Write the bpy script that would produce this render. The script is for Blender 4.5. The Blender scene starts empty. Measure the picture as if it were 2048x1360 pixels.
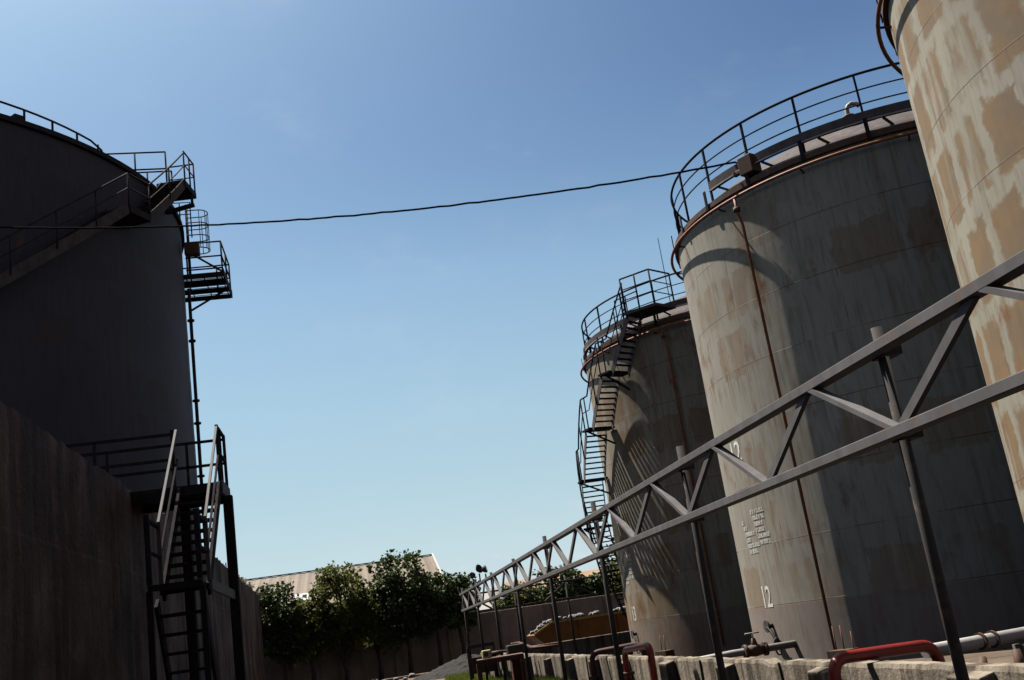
import bpy, math, random
from math import sin, cos, pi, radians as RAD
from mathutils import Vector, Matrix, noise
random.seed(7)
scene = bpy.context.scene
COL = scene.collection

# ------------------------------------------------------------------ helpers
class MB:
    """collects shapes in world coordinates; build() links them as ONE mesh object"""
    def __init__(self): self.v = []; self.f = []; self.s = []; self.uv = []
    def add(self, vs, fs, smooth=False, uvs=None):
        b = len(self.v); self.v += [tuple(p) for p in vs]
        for k, f in enumerate(fs):
            self.f.append([b+i for i in f]); self.s.append(smooth)
            self.uv.append(uvs[k] if uvs else None)
        return self
    def box(self, c, sx, sy, sz, rz=0.0):
        c = Vector(c); m = Matrix.Rotation(rz, 3, 'Z')
        vs = [c + m @ Vector((x*sx/2, y*sy/2, z*sz/2)) for x in (-1,1) for y in (-1,1) for z in (-1,1)]
        return self.add(vs, [(0,1,3,2),(4,6,7,5),(0,4,5,1),(2,3,7,6),(0,2,6,4),(1,5,7,3)])
    def beam(self, p, q, w, h, up=(0,0,1)):
        p, q = Vector(p), Vector(q); d = (q-p).normalized(); u = Vector(up)
        if abs(d.dot(u)) > .98: u = Vector((0,1,0)) if abs(d.y) < .9 else Vector((1,0,0))
        s = d.cross(u).normalized(); u = s.cross(d)
        vs = [a + s*x*w/2 + u*y*h/2 for a in (p,q) for x, y in ((-1,-1),(1,-1),(1,1),(-1,1))]
        return self.add(vs, [(0,3,2,1),(4,5,6,7),(0,1,5,4),(1,2,6,5),(2,3,7,6),(3,0,4,7)])
    def tube(self, pts, r, n=8, closed=False, caps=True):
        pts = [Vector(p) for p in pts]; N = len(pts); vs = []; fs = []
        rr = r if isinstance(r, (list, tuple)) else [r]*N
        prev = None
        for i, p in enumerate(pts):
            a = pts[i-1] if (i or closed) else p; b = pts[(i+1) % N] if (i < N-1 or closed) else p
            d = (b-a).normalized()
            if prev is None:
                u = d.orthogonal().normalized()
            else:
                u = prev - d*prev.dot(d)
                u = u.normalized() if u.length > 1e-6 else d.orthogonal().normalized()
            prev = u; w = d.cross(u)
            vs += [p + (u*cos(2*pi*k/n) + w*sin(2*pi*k/n))*rr[i] for k in range(n)]
        for i in range(N if closed else N-1):
            j = (i+1) % N
            for k in range(n):
                l = (k+1) % n
                fs.append((i*n+k, i*n+l, j*n+l, j*n+k))
        self.add(vs, fs, True)
        if caps and not closed:
            b = len(self.v) - N*n
            self.f.append([b+k for k in range(n)][::-1]); self.s.append(False); self.uv.append(None)
            self.f.append([b+(N-1)*n+k for k in range(n)]); self.s.append(False); self.uv.append(None)
        return self
    def lathe(self, prof, c, n=96, a0=0.0, a1=360.0, uv=False, flat=False):
        vs = []; fs = []; uvs = []
        full = abs(a1-a0-360) < 1e-6; m = n if full else n+1
        for r, z in prof:
            for k in range(m):
                a = RAD(a0 + (a1-a0)*k/n); vs.append((c[0]+r*cos(a), c[1]+r*sin(a), z))
        for i in range(len(prof)-1):
            for k in range(n):
                l = (k+1) % m
                fs.append((i*m+k, i*m+l, (i+1)*m+l, (i+1)*m+k))
                R = max(prof[0][0], .01); u0 = RAD((a1-a0)*k/n)*R; u1 = RAD((a1-a0)*(k+1)/n)*R
                uvs.append([(u0, prof[i][1]), (u1, prof[i][1]), (u1, prof[i+1][1]), (u0, prof[i+1][1])])
        return self.add(vs, fs, not flat, uvs if uv else None)
    def arcband(self, c, r0, r1, z0, z1, a0, a1, n=48):
        full = abs(a1-a0-360) < 1e-6; m = n if full else n+1; vs = []; fs = []
        for k in range(m):
            a = RAD(a0 + (a1-a0)*k/n)
            for r, z in ((r0,z0),(r1,z0),(r1,z1),(r0,z1)): vs.append((c[0]+r*cos(a), c[1]+r*sin(a), z))
        for k in range(n):
            l = (k+1) % m
            for j in range(4): fs.append((k*4+j, k*4+(j+1)%4, l*4+(j+1)%4, l*4+j))
        if not full: fs += [(0,3,2,1), (n*4, n*4+1, n*4+2, n*4+3)]
        return self.add(vs, fs)
    def extrude(self, outline, d):
        """outline: coplanar 3-D points, d: extrusion vector"""
        o = [Vector(p) for p in outline]; d = Vector(d); n = len(o)
        return self.add(o + [p+d for p in o], [tuple(range(n))[::-1], tuple(range(n, 2*n))] +
                        [(i, (i+1)%n, n+(i+1)%n, n+i) for i in range(n)])
    def build(self, name, mat, parent=None, org=None, label=None, bevel=0):
        o3 = Vector(parent['_org']) if parent is not None and '_org' in parent else (Vector(org) if org else Vector((0,0,0)))
        me = bpy.data.meshes.new(name); me.from_pydata([Vector(p)-o3 for p in self.v], [], self.f)
        me.polygons.foreach_set('use_smooth', self.s)
        if any(self.uv):
            ul = me.uv_layers.new(name='UVMap')
            for p, uv in zip(me.polygons, self.uv):
                if uv:
                    for li, t in zip(p.loop_indices, uv): ul.data[li].uv = t
        me.materials.append(mat); me.update()
        o = bpy.data.objects.new(name, me); COL.objects.link(o)
        o['_org'] = tuple(o3)
        if parent is not None: o.parent = parent
        else: o.location = o3
        if label: o['label'] = label
        if bevel:
            b = o.modifiers.new('bevel', 'BEVEL'); b.width = bevel; b.segments = 2; b.limit_method = 'ANGLE'
        return o

def tag(o, label, cat, group=None):
    o['label'] = label; o['category'] = cat
    if group: o['group'] = group
    return o
def thing(name, loc, label, cat, group=None):
    o = bpy.data.objects.new(name, None); COL.objects.link(o); o.location = loc
    o['_org'] = tuple(loc); o.empty_display_size = .3
    return tag(o, label, cat, group)
def structure(o, kind='structure'): o['kind'] = kind; return o
def pol(c, r, a, z): return (c[0]+r*cos(RAD(a)), c[1]+r*sin(RAD(a)), z)

# ------------------------------------------------------------------ materials
def NM(name):
    m = bpy.data.materials.new(name); m.use_nodes = True; nt = m.node_tree; nt.nodes.clear()
    out = nt.nodes.new('ShaderNodeOutputMaterial'); p = nt.nodes.new('ShaderNodeBsdfPrincipled')
    nt.links.new(p.outputs[0], out.inputs[0])
    return m, nt, p
class N:
    def __init__(self, nt): self.nt = nt
    def _in(self, s, v):
        if isinstance(v, bpy.types.NodeSocket): self.nt.links.new(v, s)
        elif v is not None: s.default_value = v
    def math(self, op, a, b=None, clamp=False):
        n = self.nt.nodes.new('ShaderNodeMath'); n.operation = op; n.use_clamp = clamp
        self._in(n.inputs[0], a); self._in(n.inputs[1], b); return n.outputs[0]
    def mix(self, f, a, b, mode='MIX'):
        n = self.nt.nodes.new('ShaderNodeMix'); n.data_type = 'RGBA'; n.blend_type = mode
        ci = [i for i in n.inputs if i.type == 'RGBA']
        self._in(n.inputs[0], f); self._in(ci[0], a); self._in(ci[1], b)
        return [o for o in n.outputs if o.type == 'RGBA'][0]
    def noise(self, vec, scale, detail=4, rough=.55):
        n = self.nt.nodes.new('ShaderNodeTexNoise'); self._in(n.inputs['Vector'], vec)
        n.inputs['Scale'].default_value = scale; n.inputs['Detail'].default_value = detail
        n.inputs['Roughness'].default_value = rough; return n.outputs[0]
    def mapv(self, vec, sc=(1,1,1), loc=(0,0,0)):
        n = self.nt.nodes.new('ShaderNodeMapping'); self._in(n.inputs[0], vec)
        n.inputs['Scale'].default_value = sc; n.inputs['Location'].default_value = loc; return n.outputs[0]
    def ramp(self, v, lo, hi):
        n = self.nt.nodes.new('ShaderNodeMapRange'); n.interpolation_type = 'SMOOTHSTEP'
        self._in(n.inputs[0], v); n.inputs[1].default_value = lo; n.inputs[2].default_value = hi; return n.outputs[0]
    def geo(self): return self.nt.nodes.new('ShaderNodeNewGeometry').outputs['Position']
    def uv(self): return self.nt.nodes.new('ShaderNodeTexCoord').outputs['UV']
    def xyz(self, v):
        n = self.nt.nodes.new('ShaderNodeSeparateXYZ'); self._in(n.inputs[0], v); return n.outputs
    def bump(self, h, strength, dist=.02):
        n = self.nt.nodes.new('ShaderNodeBump'); self._in(n.inputs['Height'], h)
        n.inputs['Strength'].default_value = strength; n.inputs['Distance'].default_value = dist; return n.outputs[0]
def C4(c): return (c[0], c[1], c[2], 1)

def paint(name, col, rough=.55, var=.35, rust=0.0, rustcol=(.09,.035,.015), spec=.3, scale=2.0, metal=0):
    m, nt, p = NM(name); k = N(nt); g = k.geo()
    n1 = k.noise(g, scale, 5); n2 = k.noise(k.mapv(g, (1,1,.25)), scale*4, 4)
    f = k.math('MULTIPLY', k.math('ADD', n1, n2), .5)
    c = k.mix(k.ramp(f, .35, .68), C4([x*(1-var) for x in col]), C4([min(1, x*(1+var*.6)) for x in col]))
    if rust > 0:
        c = k.mix(k.ramp(k.noise(g, scale*3, 6, .65), .62-rust*.3, .74-rust*.25), c, C4(rustcol))
    nt.links.new(c, p.inputs['Base Color']); p.inputs['Roughness'].default_value = rough
    p.inputs['Specular IOR Level'].default_value = spec; p.inputs['Metallic'].default_value = metal
    nt.links.new(k.bump(n2, .12, .004), p.inputs['Normal'])
    return m

def shell_mat(name, base, pale, brown, patch, rust, streak, lower, off=(0,0,0), bw=.56, pmix=.8):
    m, nt, p = NM(name); k = N(nt); uv = k.mapv(k.uv(), (1,1,1), off); s = k.xyz(k.uv())
    # wobble so that patch borders are ragged
    wob = k.nt.nodes.new('ShaderNodeTexNoise'); k._in(wob.inputs['Vector'], uv); wob.inputs['Scale'].default_value = 2.6; wob.inputs['Detail'].default_value = 8; wob.inputs['Roughness'].default_value = .62
    vm = nt.nodes.new('ShaderNodeVectorMath'); vm.operation = 'MULTIPLY_ADD'
    k._in(vm.inputs[0], wob.outputs['Color']); vm.inputs[1].default_value = (.52,.60,0); k._in(vm.inputs[2], uv)
    br = nt.nodes.new('ShaderNodeTexBrick'); k._in(br.inputs['Vector'], vm.outputs[0])
    br.inputs['Color1'].default_value = (0,0,0,1); br.inputs['Color2'].default_value = (1,1,1,1); br.inputs['Mortar'].default_value = (0,0,0,1)
    br.inputs['Scale'].default_value = .5; br.inputs['Mortar Size'].default_value = .085; br.inputs['Mortar Smooth'].default_value = .75
    br.inputs['Brick Width'].default_value = bw; br.inputs['Row Height'].default_value = .6375
    plate = k.math('SUBTRACT', 1.0, br.outputs['Fac'])
    rnd = k.xyz(br.outputs['Color'])[0]
    st = k.noise(k.mapv(uv, (2.6,.42,1)), 1.0, 6, .6)
    big = k.noise(uv, .33, 4)
    fine = k.noise(k.mapv(uv, (9,1.1,1)), 1.0, 5, .6)
    mask = k.math('MULTIPLY', plate, k.ramp(k.math('ADD', k.math('MULTIPLY', rnd, .55), k.math('MULTIPLY', st, .95)), .92-patch*.34, 1.04-patch*.26))
    c = k.mix(k.ramp(big, .3, .7), C4(base), C4(pale))
    c = k.mix(k.math('MULTIPLY', k.ramp(fine, .45, .75), streak), c, C4([x*.62 for x in base]))
    bcol = k.mix(k.ramp(k.noise(uv, 2.2, 5), .35, .65), C4(brown), C4((brown[0]*1.25, brown[1]*1.12, brown[2]*.85)))
    c = k.mix(k.math('MULTIPLY', mask, pmix), c, bcol)
    # long streaks running down from the seams
    run = k.math('MULTIPLY', k.ramp(k.noise(k.mapv(uv, (5.5,.3,1), (3,7,0)), 1.0, 5, .55), .52, .72), k.ramp(big, .42, .6))
    c = k.mix(k.math('MULTIPLY', run, streak), c, C4(brown))
    # rusty runs that start under each weld ring
    fr_ = k.math('FRACT', k.math('DIVIDE', s[1], 1.275)); fr_ = k.math('MULTIPLY', fr_, fr_)
    dr = k.math('MULTIPLY', k.ramp(k.noise(k.mapv(k.uv(), (7.5,.12,1), (2,5,0)), 1.0, 4, .6), .54, .70), fr_)
    dr = k.math('MULTIPLY', dr, k.ramp(k.noise(k.mapv(k.uv(), (.45,.6,1), (7,1,0)), 1.0, 3), .40, .60))
    c = k.mix(k.math('MULTIPLY', dr, .8), c, C4([x*.75 for x in brown]))
    # rust spots
    rs = k.math('MULTIPLY', k.ramp(k.noise(k.mapv(uv, (1.6,.8,1), (9,2,0)), 1.0, 7, .68), 0.60-rust*.10, .74-rust*.06), k.ramp(k.noise(uv, .22, 2), .40, .58))
    c = k.mix(k.math('MULTIPLY', rs, .8), c, C4((.13,.058,.026)))
    # weld seams: rings at every course, staggered verticals
    sb_ = nt.nodes.new('ShaderNodeTexBrick'); k._in(sb_.inputs['Vector'], k.mapv(k.uv(), (1,1,1), (1.3,0,0)))
    sb_.inputs['Scale'].default_value = 1; sb_.inputs['Mortar Size'].default_value = .011; sb_.inputs['Mortar Smooth'].default_value = .3
    sb_.inputs['Brick Width'].default_value = 5.4; sb_.inputs['Row Height'].default_value = 1.275
    weld = k.math('MULTIPLY', sb_.outputs['Fac'], k.ramp(k.noise(k.mapv(k.uv(), (.8,2,1)), 1.0, 4), .38, .56))
    c = k.mix(k.math('MULTIPLY', weld, .75), c, C4((.06,.042,.03)))
    low = k.math('LESS_THAN', s[1], 1.24)
    c = k.mix(k.math('MULTIPLY', low, .75), c, k.mix(k.ramp(fine, .3, .8), C4(lower), C4([x*.75 for x in lower])))
    nt.links.new(c, p.inputs['Base Color'])
    p.inputs['Roughness'].default_value = .72; p.inputs['Specular IOR Level'].default_value = .2
    h = k.math('ADD', k.math('MULTIPLY', big, 1.2), k.math('MULTIPLY', st, .3))
    nt.links.new(k.bump(k.math('ADD', h, k.math('MULTIPLY', sb_.outputs['Fac'], .12)), .35, .05), p.inputs['Normal'])
    return m

def concrete(name, col, dark, rough=.9, scale=1.0, stain=.7, bump=.5, lo=.48, hi=.66, lom=.72, him=1.15):
    m, nt, p = NM(name); k = N(nt); g = k.geo()
    a = k.noise(g, .9*scale, 7, .62); b = k.noise(k.mapv(g, (2.2,2.2,.18)), 1.3*scale, 6, .6); f = k.noise(g, 14*scale, 4)
    c = k.mix(k.ramp(a, .32, .68), C4([x*lom for x in col]), C4([min(1,x*him) for x in col]))
    c = k.mix(k.math('MULTIPLY', k.ramp(b, lo, hi), stain), c, C4(dark))
    c = k.mix(k.math('MULTIPLY', k.ramp(f, .5, .7), .3), c, C4([x*.5 for x in col]))
    nt.links.new(c, p.inputs['Base Color']); p.inputs['Roughness'].default_value = rough; p.inputs['Specular IOR Level'].default_value = .15
    nt.links.new(k.bump(k.math('ADD', a, k.math('MULTIPLY', f, .4)), bump, .05), p.inputs['Normal'])
    return m

def leafmat(name, a, b, trans=.35):
    m, nt, p = NM(name); k = N(nt); g = k.geo()
    c = k.mix(k.ramp(k.noise(g, 1.1, 4), .35, .65), C4(a), C4(b))
    oi = nt.nodes.new('ShaderNodeNewGeometry').outputs['Random Per Island']
    c = k.mix(k.math('MULTIPLY', oi, .5), c, C4((a[0]*1.8, a[1]*1.6, a[2]*1.1)))
    nt.links.new(c, p.inputs['Base Color']); p.inputs['Roughness'].default_value = .6; p.inputs['Specular IOR Level'].default_value = .25
    t = nt.nodes.new('ShaderNodeBsdfTranslucent'); nt.links.new(c, t.inputs[0])
    mx = nt.nodes.new('ShaderNodeMixShader'); mx.inputs[0].default_value = trans
    out = [n for n in nt.nodes if n.type == 'OUTPUT_MATERIAL'][0]
    nt.links.new(p.outputs[0], mx.inputs[1]); nt.links.new(t.outputs[0], mx.inputs[2]); nt.links.new(mx.outputs[0], out.inputs[0])
    return m

M = {}
M['shell_a'] = shell_mat('patched tank paint', (.20,.188,.152), (.265,.25,.208), (.128,.088,.053), 1.3, .5, .55, (.2,.17,.15), (0,0,0), .45, .88)
M['shell_b'] = shell_mat('weathered tank paint', (.222,.210,.178), (.268,.255,.222), (.15,.10,.06), .45, .75, .75, (.20,.165,.15), (31.3,0,0), .75, .5)
M['shell_c'] = shell_mat('rust streaked tank paint', (.22,.195,.15), (.26,.235,.19), (.14,.085,.047), .5, 1.15, .8, (.185,.145,.12), (67.7,0,0), .75, .6)
M['roof'] = paint('lavender grey roof paint', (.085,.076,.082), .8, .3, .35, (.07,.045,.03), spec=.1)
M['strip'] = paint('pale steel edge', (.30,.29,.29), .7, .2)
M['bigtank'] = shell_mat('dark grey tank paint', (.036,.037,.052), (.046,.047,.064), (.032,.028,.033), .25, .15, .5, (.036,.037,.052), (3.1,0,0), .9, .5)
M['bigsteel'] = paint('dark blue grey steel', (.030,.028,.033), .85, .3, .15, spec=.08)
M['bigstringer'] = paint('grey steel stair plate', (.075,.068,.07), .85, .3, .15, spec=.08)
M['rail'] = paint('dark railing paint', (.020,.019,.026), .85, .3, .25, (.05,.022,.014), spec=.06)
M['kick'] = paint('purple grey steel', (.095,.082,.09), .85, .25, .2, (.10,.06,.045), spec=.08)
M['stairsteel'] = paint('lilac grey stair steel', (.15,.135,.145), .8, .25, .25, (.12,.07,.05), spec=.1)
M['brown_steel'] = paint('rusty brown steel', (.07,.045,.035), .7, .4, .5)
M['orange_pipe'] = paint('faded red oxide pipe', (.26,.085,.04), .6, .4, .4, (.10,.04,.02))
M['red_pipe'] = paint('red fire main paint', (.16,.008,.007), .45, .25, .05, (.10,.02,.012), .4)
M['silver'] = paint('grey painted pipe', (.24,.235,.235), .6, .2, .1, (.2,.15,.1), .5)
M['truss'] = paint('grey truss paint', (.088,.086,.092), .85, .25, .2, (.10,.07,.055))
M['post'] = paint('grey pipe post paint', (.030,.028,.029), .9, .3, .3, (.07,.05,.04))
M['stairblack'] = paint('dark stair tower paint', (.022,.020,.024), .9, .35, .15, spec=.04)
M['rail_worn'] = paint('worn pale handrail', (.042,.043,.048), .8, .35, .1, (.1,.06,.04), .5)
M['white'] = paint('white stencil paint', (.66,.65,.61), .8, .3, .12, (.30,.24,.17), scale=6)
M['white_faded'] = paint('faded stencil paint', (.46,.45,.42), .8, .3, 0, scale=9)
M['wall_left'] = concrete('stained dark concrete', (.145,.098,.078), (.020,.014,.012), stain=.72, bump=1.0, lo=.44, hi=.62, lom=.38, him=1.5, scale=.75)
M['bund'] = concrete('weathered bund concrete', (.215,.185,.15), (.05,.04,.03), stain=.9, scale=1.4, lo=.42, hi=.6)
M['boundary'] = concrete('rendered boundary wall', (.29,.22,.18), (.17,.125,.10), scale=.6)
M['ground'] = concrete('dirt yard', (.10,.075,.058), (.05,.04,.03), scale=.7, stain=.4)
M['gravel'] = concrete('grey gravel', (.028,.027,.028), (.014,.014,.014), scale=5, bump=1.0)
M['wire'] = paint('black cable', (.008,.008,.010), .95, .2, spec=.02)
M['hallroof'] = paint('tan roof sheeting', (.112,.085,.064), .7, .18, .1, (.13,.08,.055), scale=.5)
M['houseroof'] = paint('orange tan roof sheeting', (.21,.135,.07), .6, .15, 0, scale=.5)
M['housewall'] = paint('maroon house wall', (.12,.055,.045), .85, .2, scale=.8)
M['palewall'] = paint('pale grey house wall', (.50,.46,.42), .85, .15, scale=.8)
M['hallwall'] = paint('cream hall wall', (.42,.36,.29), .85, .15, scale=.8)
M['paleroof'] = paint('pale roof sheet', (.24,.235,.235), .7, .12, scale=.6)
M['greyroof'] = paint('grey roof sheet', (.16,.16,.17), .6, .2, scale=.8)
M['skylight'] = paint('white skylight sheet', (.36,.37,.39), .4, .05)
M['trim'] = paint('white roof trim', (.36,.34,.32), .6, .1)
M['dish'] = paint('white dish paint', (.85,.85,.86), .4, .05)
M['skip'] = paint('orange skip paint', (.22,.085,.018), .55, .3, .35, (.14,.06,.02))
M['skiprim'] = paint('yellow worn rim', (.55,.38,.12), .55, .3, .2)
M['rubble'] = paint('pale rubble', (.20,.19,.20), .9, .35, scale=5)
M['darkred'] = paint('dark red steel', (.05,.012,.011), .7, .35, .3)
M['tabletop'] = paint('worn table plate', (.12,.075,.07), .7, .3, .3)
M['yellow'] = paint('cream pump paint', (.46,.40,.20), .5, .25, .2)
M['black'] = paint('black steel', (.012,.012,.012), .6, .2)
M['lamp'] = paint('dark lamp housing', (.03,.03,.032), .5, .2)
M['bark'] = paint('tree bark', (.07,.05,.038), .9, .35, scale=5)
M['leaf_dark'] = leafmat('dark green leaves', (.028,.048,.016), (.050,.078,.020), .22)
M['leaf_light'] = leafmat('fresh green leaves', (.055,.075,.02), (.105,.112,.03), .38)
M['grass'] = leafmat('grass blades', (.09,.13,.025), (.15,.17,.04), .3)
def glassmat(name):
    m, nt, p = NM(name); p.inputs['Base Color'].default_value = (.03,.035,.04,1); p.inputs['Roughness'].default_value = .12
    return m
M['pane'] = glassmat('dark window pane')

# ------------------------------------------------------------------ camera
cam = bpy.data.cameras.new('camera'); camo = bpy.data.objects.new('camera', cam); COL.objects.link(camo)
Rm = Matrix(((0.9805617,-0.10128485,0.16804803),(-0.13420732,0.27856315,0.95099473),(-0.14313334,-0.95506228,0.25955518)))
F = 2090.8
def axes():
    # zenith and row vanishing points of the photograph give roll, pitch and heading
    up = Vector((-112-1024, -6900-680, F)).normalized(); fw = Vector((735-1024, 1300-680, F))
    fw = (fw - up*fw.dot(up)).normalized(); rt = fw.cross(up)
    return Matrix((rt, fw, up))
Rm = axes()
mw = Matrix.Identity(4)
for i in range(3):
    mw[i][0] = Rm[i][0]; mw[i][1] = -Rm[i][1]; mw[i][2] = -Rm[i][2]
mw.translation = Vector((0, 0, 1.6))
camo.matrix_world = mw
cam.sensor_width = 36; cam.sensor_fit = 'HORIZONTAL'; cam.lens = F/2048*36; cam.clip_start = .05; cam.clip_end = 5000
scene.camera = camo

# ------------------------------------------------------------------ light and sky
SUN_AZ, SUN_EL = 127.0, 63.0            # azimuth counted from +X towards +Y
sd = Vector((cos(RAD(SUN_EL))*cos(RAD(SUN_AZ)), cos(RAD(SUN_EL))*sin(RAD(SUN_AZ)), sin(RAD(SUN_EL))))
sl = bpy.data.lights.new('sun', 'SUN'); sl.energy = 5.0; sl.angle = RAD(.5); sl.color = (1.0, .93, .82)
so = bpy.data.objects.new('sun', sl); COL.objects.link(so); so.rotation_euler = sd.to_track_quat('Z', 'Y').to_euler(); so.location = (0, 0, 60)
w = bpy.data.worlds.new('World'); scene.world = w; w.use_nodes = True; nt = w.node_tree; nt.nodes.clear()
k = N(nt)
sky = nt.nodes.new('ShaderNodeTexSky'); sky.sky_type = 'NISHITA'; sky.sun_disc = False
sky.sun_elevation = RAD(SUN_EL); sky.sun_rotation = RAD(90-SUN_AZ) % (2*pi)
sky.air_density = 1.0; sky.dust_density = 2.4; sky.ozone_density = 1.0; sky.altitude = 0
bg = nt.nodes.new('ShaderNodeBackground'); bg.inputs['Strength'].default_value = .05
wo = nt.nodes.new('ShaderNodeOutputWorld')
tc = nt.nodes.new('ShaderNodeTexCoord').outputs['Generated']
zz = k.xyz(tc)[2]
cl = k.noise(k.mapv(tc, (1,1,2.6), (.35,.1,.2)), 5.5, 7, .6)
low = k.math('MULTIPLY', k.ramp(zz, .13, .04), k.ramp(cl, .50, .66))
cl2 = k.math('MULTIPLY', k.ramp(k.noise(k.mapv(tc, (1,1,1.8), (.3,.7,.2)), 4.2, 7, .6), .54, .78), .13)
cf = k.math('MAXIMUM', k.math('MULTIPLY', low, .75), cl2)
skc = sky.outputs[0]
skc = k.mix(1.0, skc, (.76,1.0,1.07,1), 'MULTIPLY')
vd = nt.nodes.new('ShaderNodeVectorMath'); vd.operation = 'DOT_PRODUCT'; nt.links.new(tc, vd.inputs[0]); vd.inputs[1].default_value = tuple(sd)
gg = vd.outputs['Value']                            # nearness to the sun
hz = k.math('MULTIPLY', k.ramp(zz, .46, .0), .85)
hzc = k.mix(k.ramp(zz, .16, .02), (4.5, 6.05, 6.75, 1), (5.7, 6.9, 7.4, 1))
skc = k.mix(hz, skc, hzc)          # pale moist air low in the sky
away = k.math('DIVIDE', k.math('SUBTRACT', .85, gg), .27, True)
deep = k.math('MINIMUM', k.math('MULTIPLY', k.math('MULTIPLY', k.math('SUBTRACT', zz, .33, True), 2.4), away), .45)
skc = k.mix(deep, skc, k.mix(1.0, skc, (.0,.05,.35,1), 'MULTIPLY'))   # deeper blue high up, away from the sun
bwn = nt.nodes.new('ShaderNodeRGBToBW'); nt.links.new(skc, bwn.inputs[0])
unseen_tint = k.math('MAXIMUM', k.math('MULTIPLY', k.ramp(zz, .58, .80), .85), k.math('MULTIPLY', k.ramp(gg, .36, .05), .8))  # added: out-of-view sky greyed, warmed and dimmed to tint the shaded sides
skc = k.mix(unseen_tint, skc, k.mix(1.0, bwn.outputs[0], (.92,.75,.61,1), 'MULTIPLY'))
skc = k.mix(cf, skc, (7.6, 7.7, 7.9, 1))            # small fair-weather clouds
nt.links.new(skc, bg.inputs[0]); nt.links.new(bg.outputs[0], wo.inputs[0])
scene.view_settings.view_transform = 'Standard'; scene.view_settings.look = 'None'
scene.view_settings.gamma = 1.0; scene.view_settings.exposure = 1.2
scene.cycles.max_bounces = 6; scene.cycles.diffuse_bounces = 0; scene.cycles.use_denoising = True

# ------------------------------------------------------------------ setting
g = MB(); S = 1200
g.add([(-S,-S,0),(S,-S,0),(S,S,0),(-S,S,0)], [(0,1,2,3)])
structure(g.build('ground', M['ground']))

# ------------------------------------------------------------------ storage tanks on the right
R0 = 5.13; TOP = 10.2
TC = [(13.707, 11.185), (13.707, 22.66), (13.707, 34.434)]
def stencil(text, c, a0, a1, z0, z1, r, name, mat, parent, label=None):
    """lettering bent round the shell between angles a0-a1 and heights z0-z1"""
    cu = bpy.data.curves.new('lettering', 'FONT'); cu.body = text; cu.resolution_u = 2; cu.offset = .012
    to = bpy.data.objects.new('lettering', cu); COL.objects.link(to)
    dg = bpy.context.evaluated_depsgraph_get(); me = bpy.data.meshes.new_from_object(to.evaluated_get(dg))
    vs = [v.co.copy() for v in me.vertices]; fs = [tuple(p.vertices) for p in me.polygons]
    bpy.data.objects.remove(to); bpy.data.curves.remove(cu); bpy.data.meshes.remove(me)
    x0 = min(v.x for v in vs); x1 = max(v.x for v in vs); y0 = min(v.y for v in vs); y1 = max(v.y for v in vs)
    b = MB(); b.add([pol(c, r, a0+(a1-a0)*(v.x-x0)/(x1-x0), z0+(z1-z0)*(v.y-y0)/(y1-y0)) for v in vs], fs)
    o = b.build(name, mat, parent, label=label)
    return o
def dashes(c, rows, r, parent, seed, mat):
    """rows of small worn stencil letters, too small to read"""
    rn = random.Random(seed); b = MB()
    for a0, a1, z in rows:
        a = a0
        while a < a1:
            wdt = rn.uniform(.50, .66); h = rn.uniform(.086, .098)
            n0 = [pol(c, r, a, z), pol(c, r, a+wdt, z), pol(c, r, a+wdt, z+h), pol(c, r, a, z+h)]
            kind = rn.choice((0, 1, 2, 3)); t = wdt*.40; th = .030
            def q(aa, ab, za, zb): b.add([pol(c, r, aa, za), pol(c, r, ab, za), pol(c, r, ab, zb), pol(c, r, aa, zb)], [(0,1,2,3)])
            q(a, a+t, z, z+h)
            if kind in (0, 1): q(a+wdt-t, a+wdt, z, z+h)
            if kind in (0, 2): q(a+t, a+wdt-(t if kind == 0 else 0), z+h-th, z+h)
            if kind in (2, 3): q(a+t, a+wdt, z, z+th)
            if kind in (1, 2): q(a+t, a+wdt-(t if kind == 1 else 0), z+h*.42, z+h*.42+th)
            a += wdt + (rn.uniform(.07, .12) if rn.random() < .84 else .45)
    return b.build('stencil_text', mat, parent)

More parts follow.
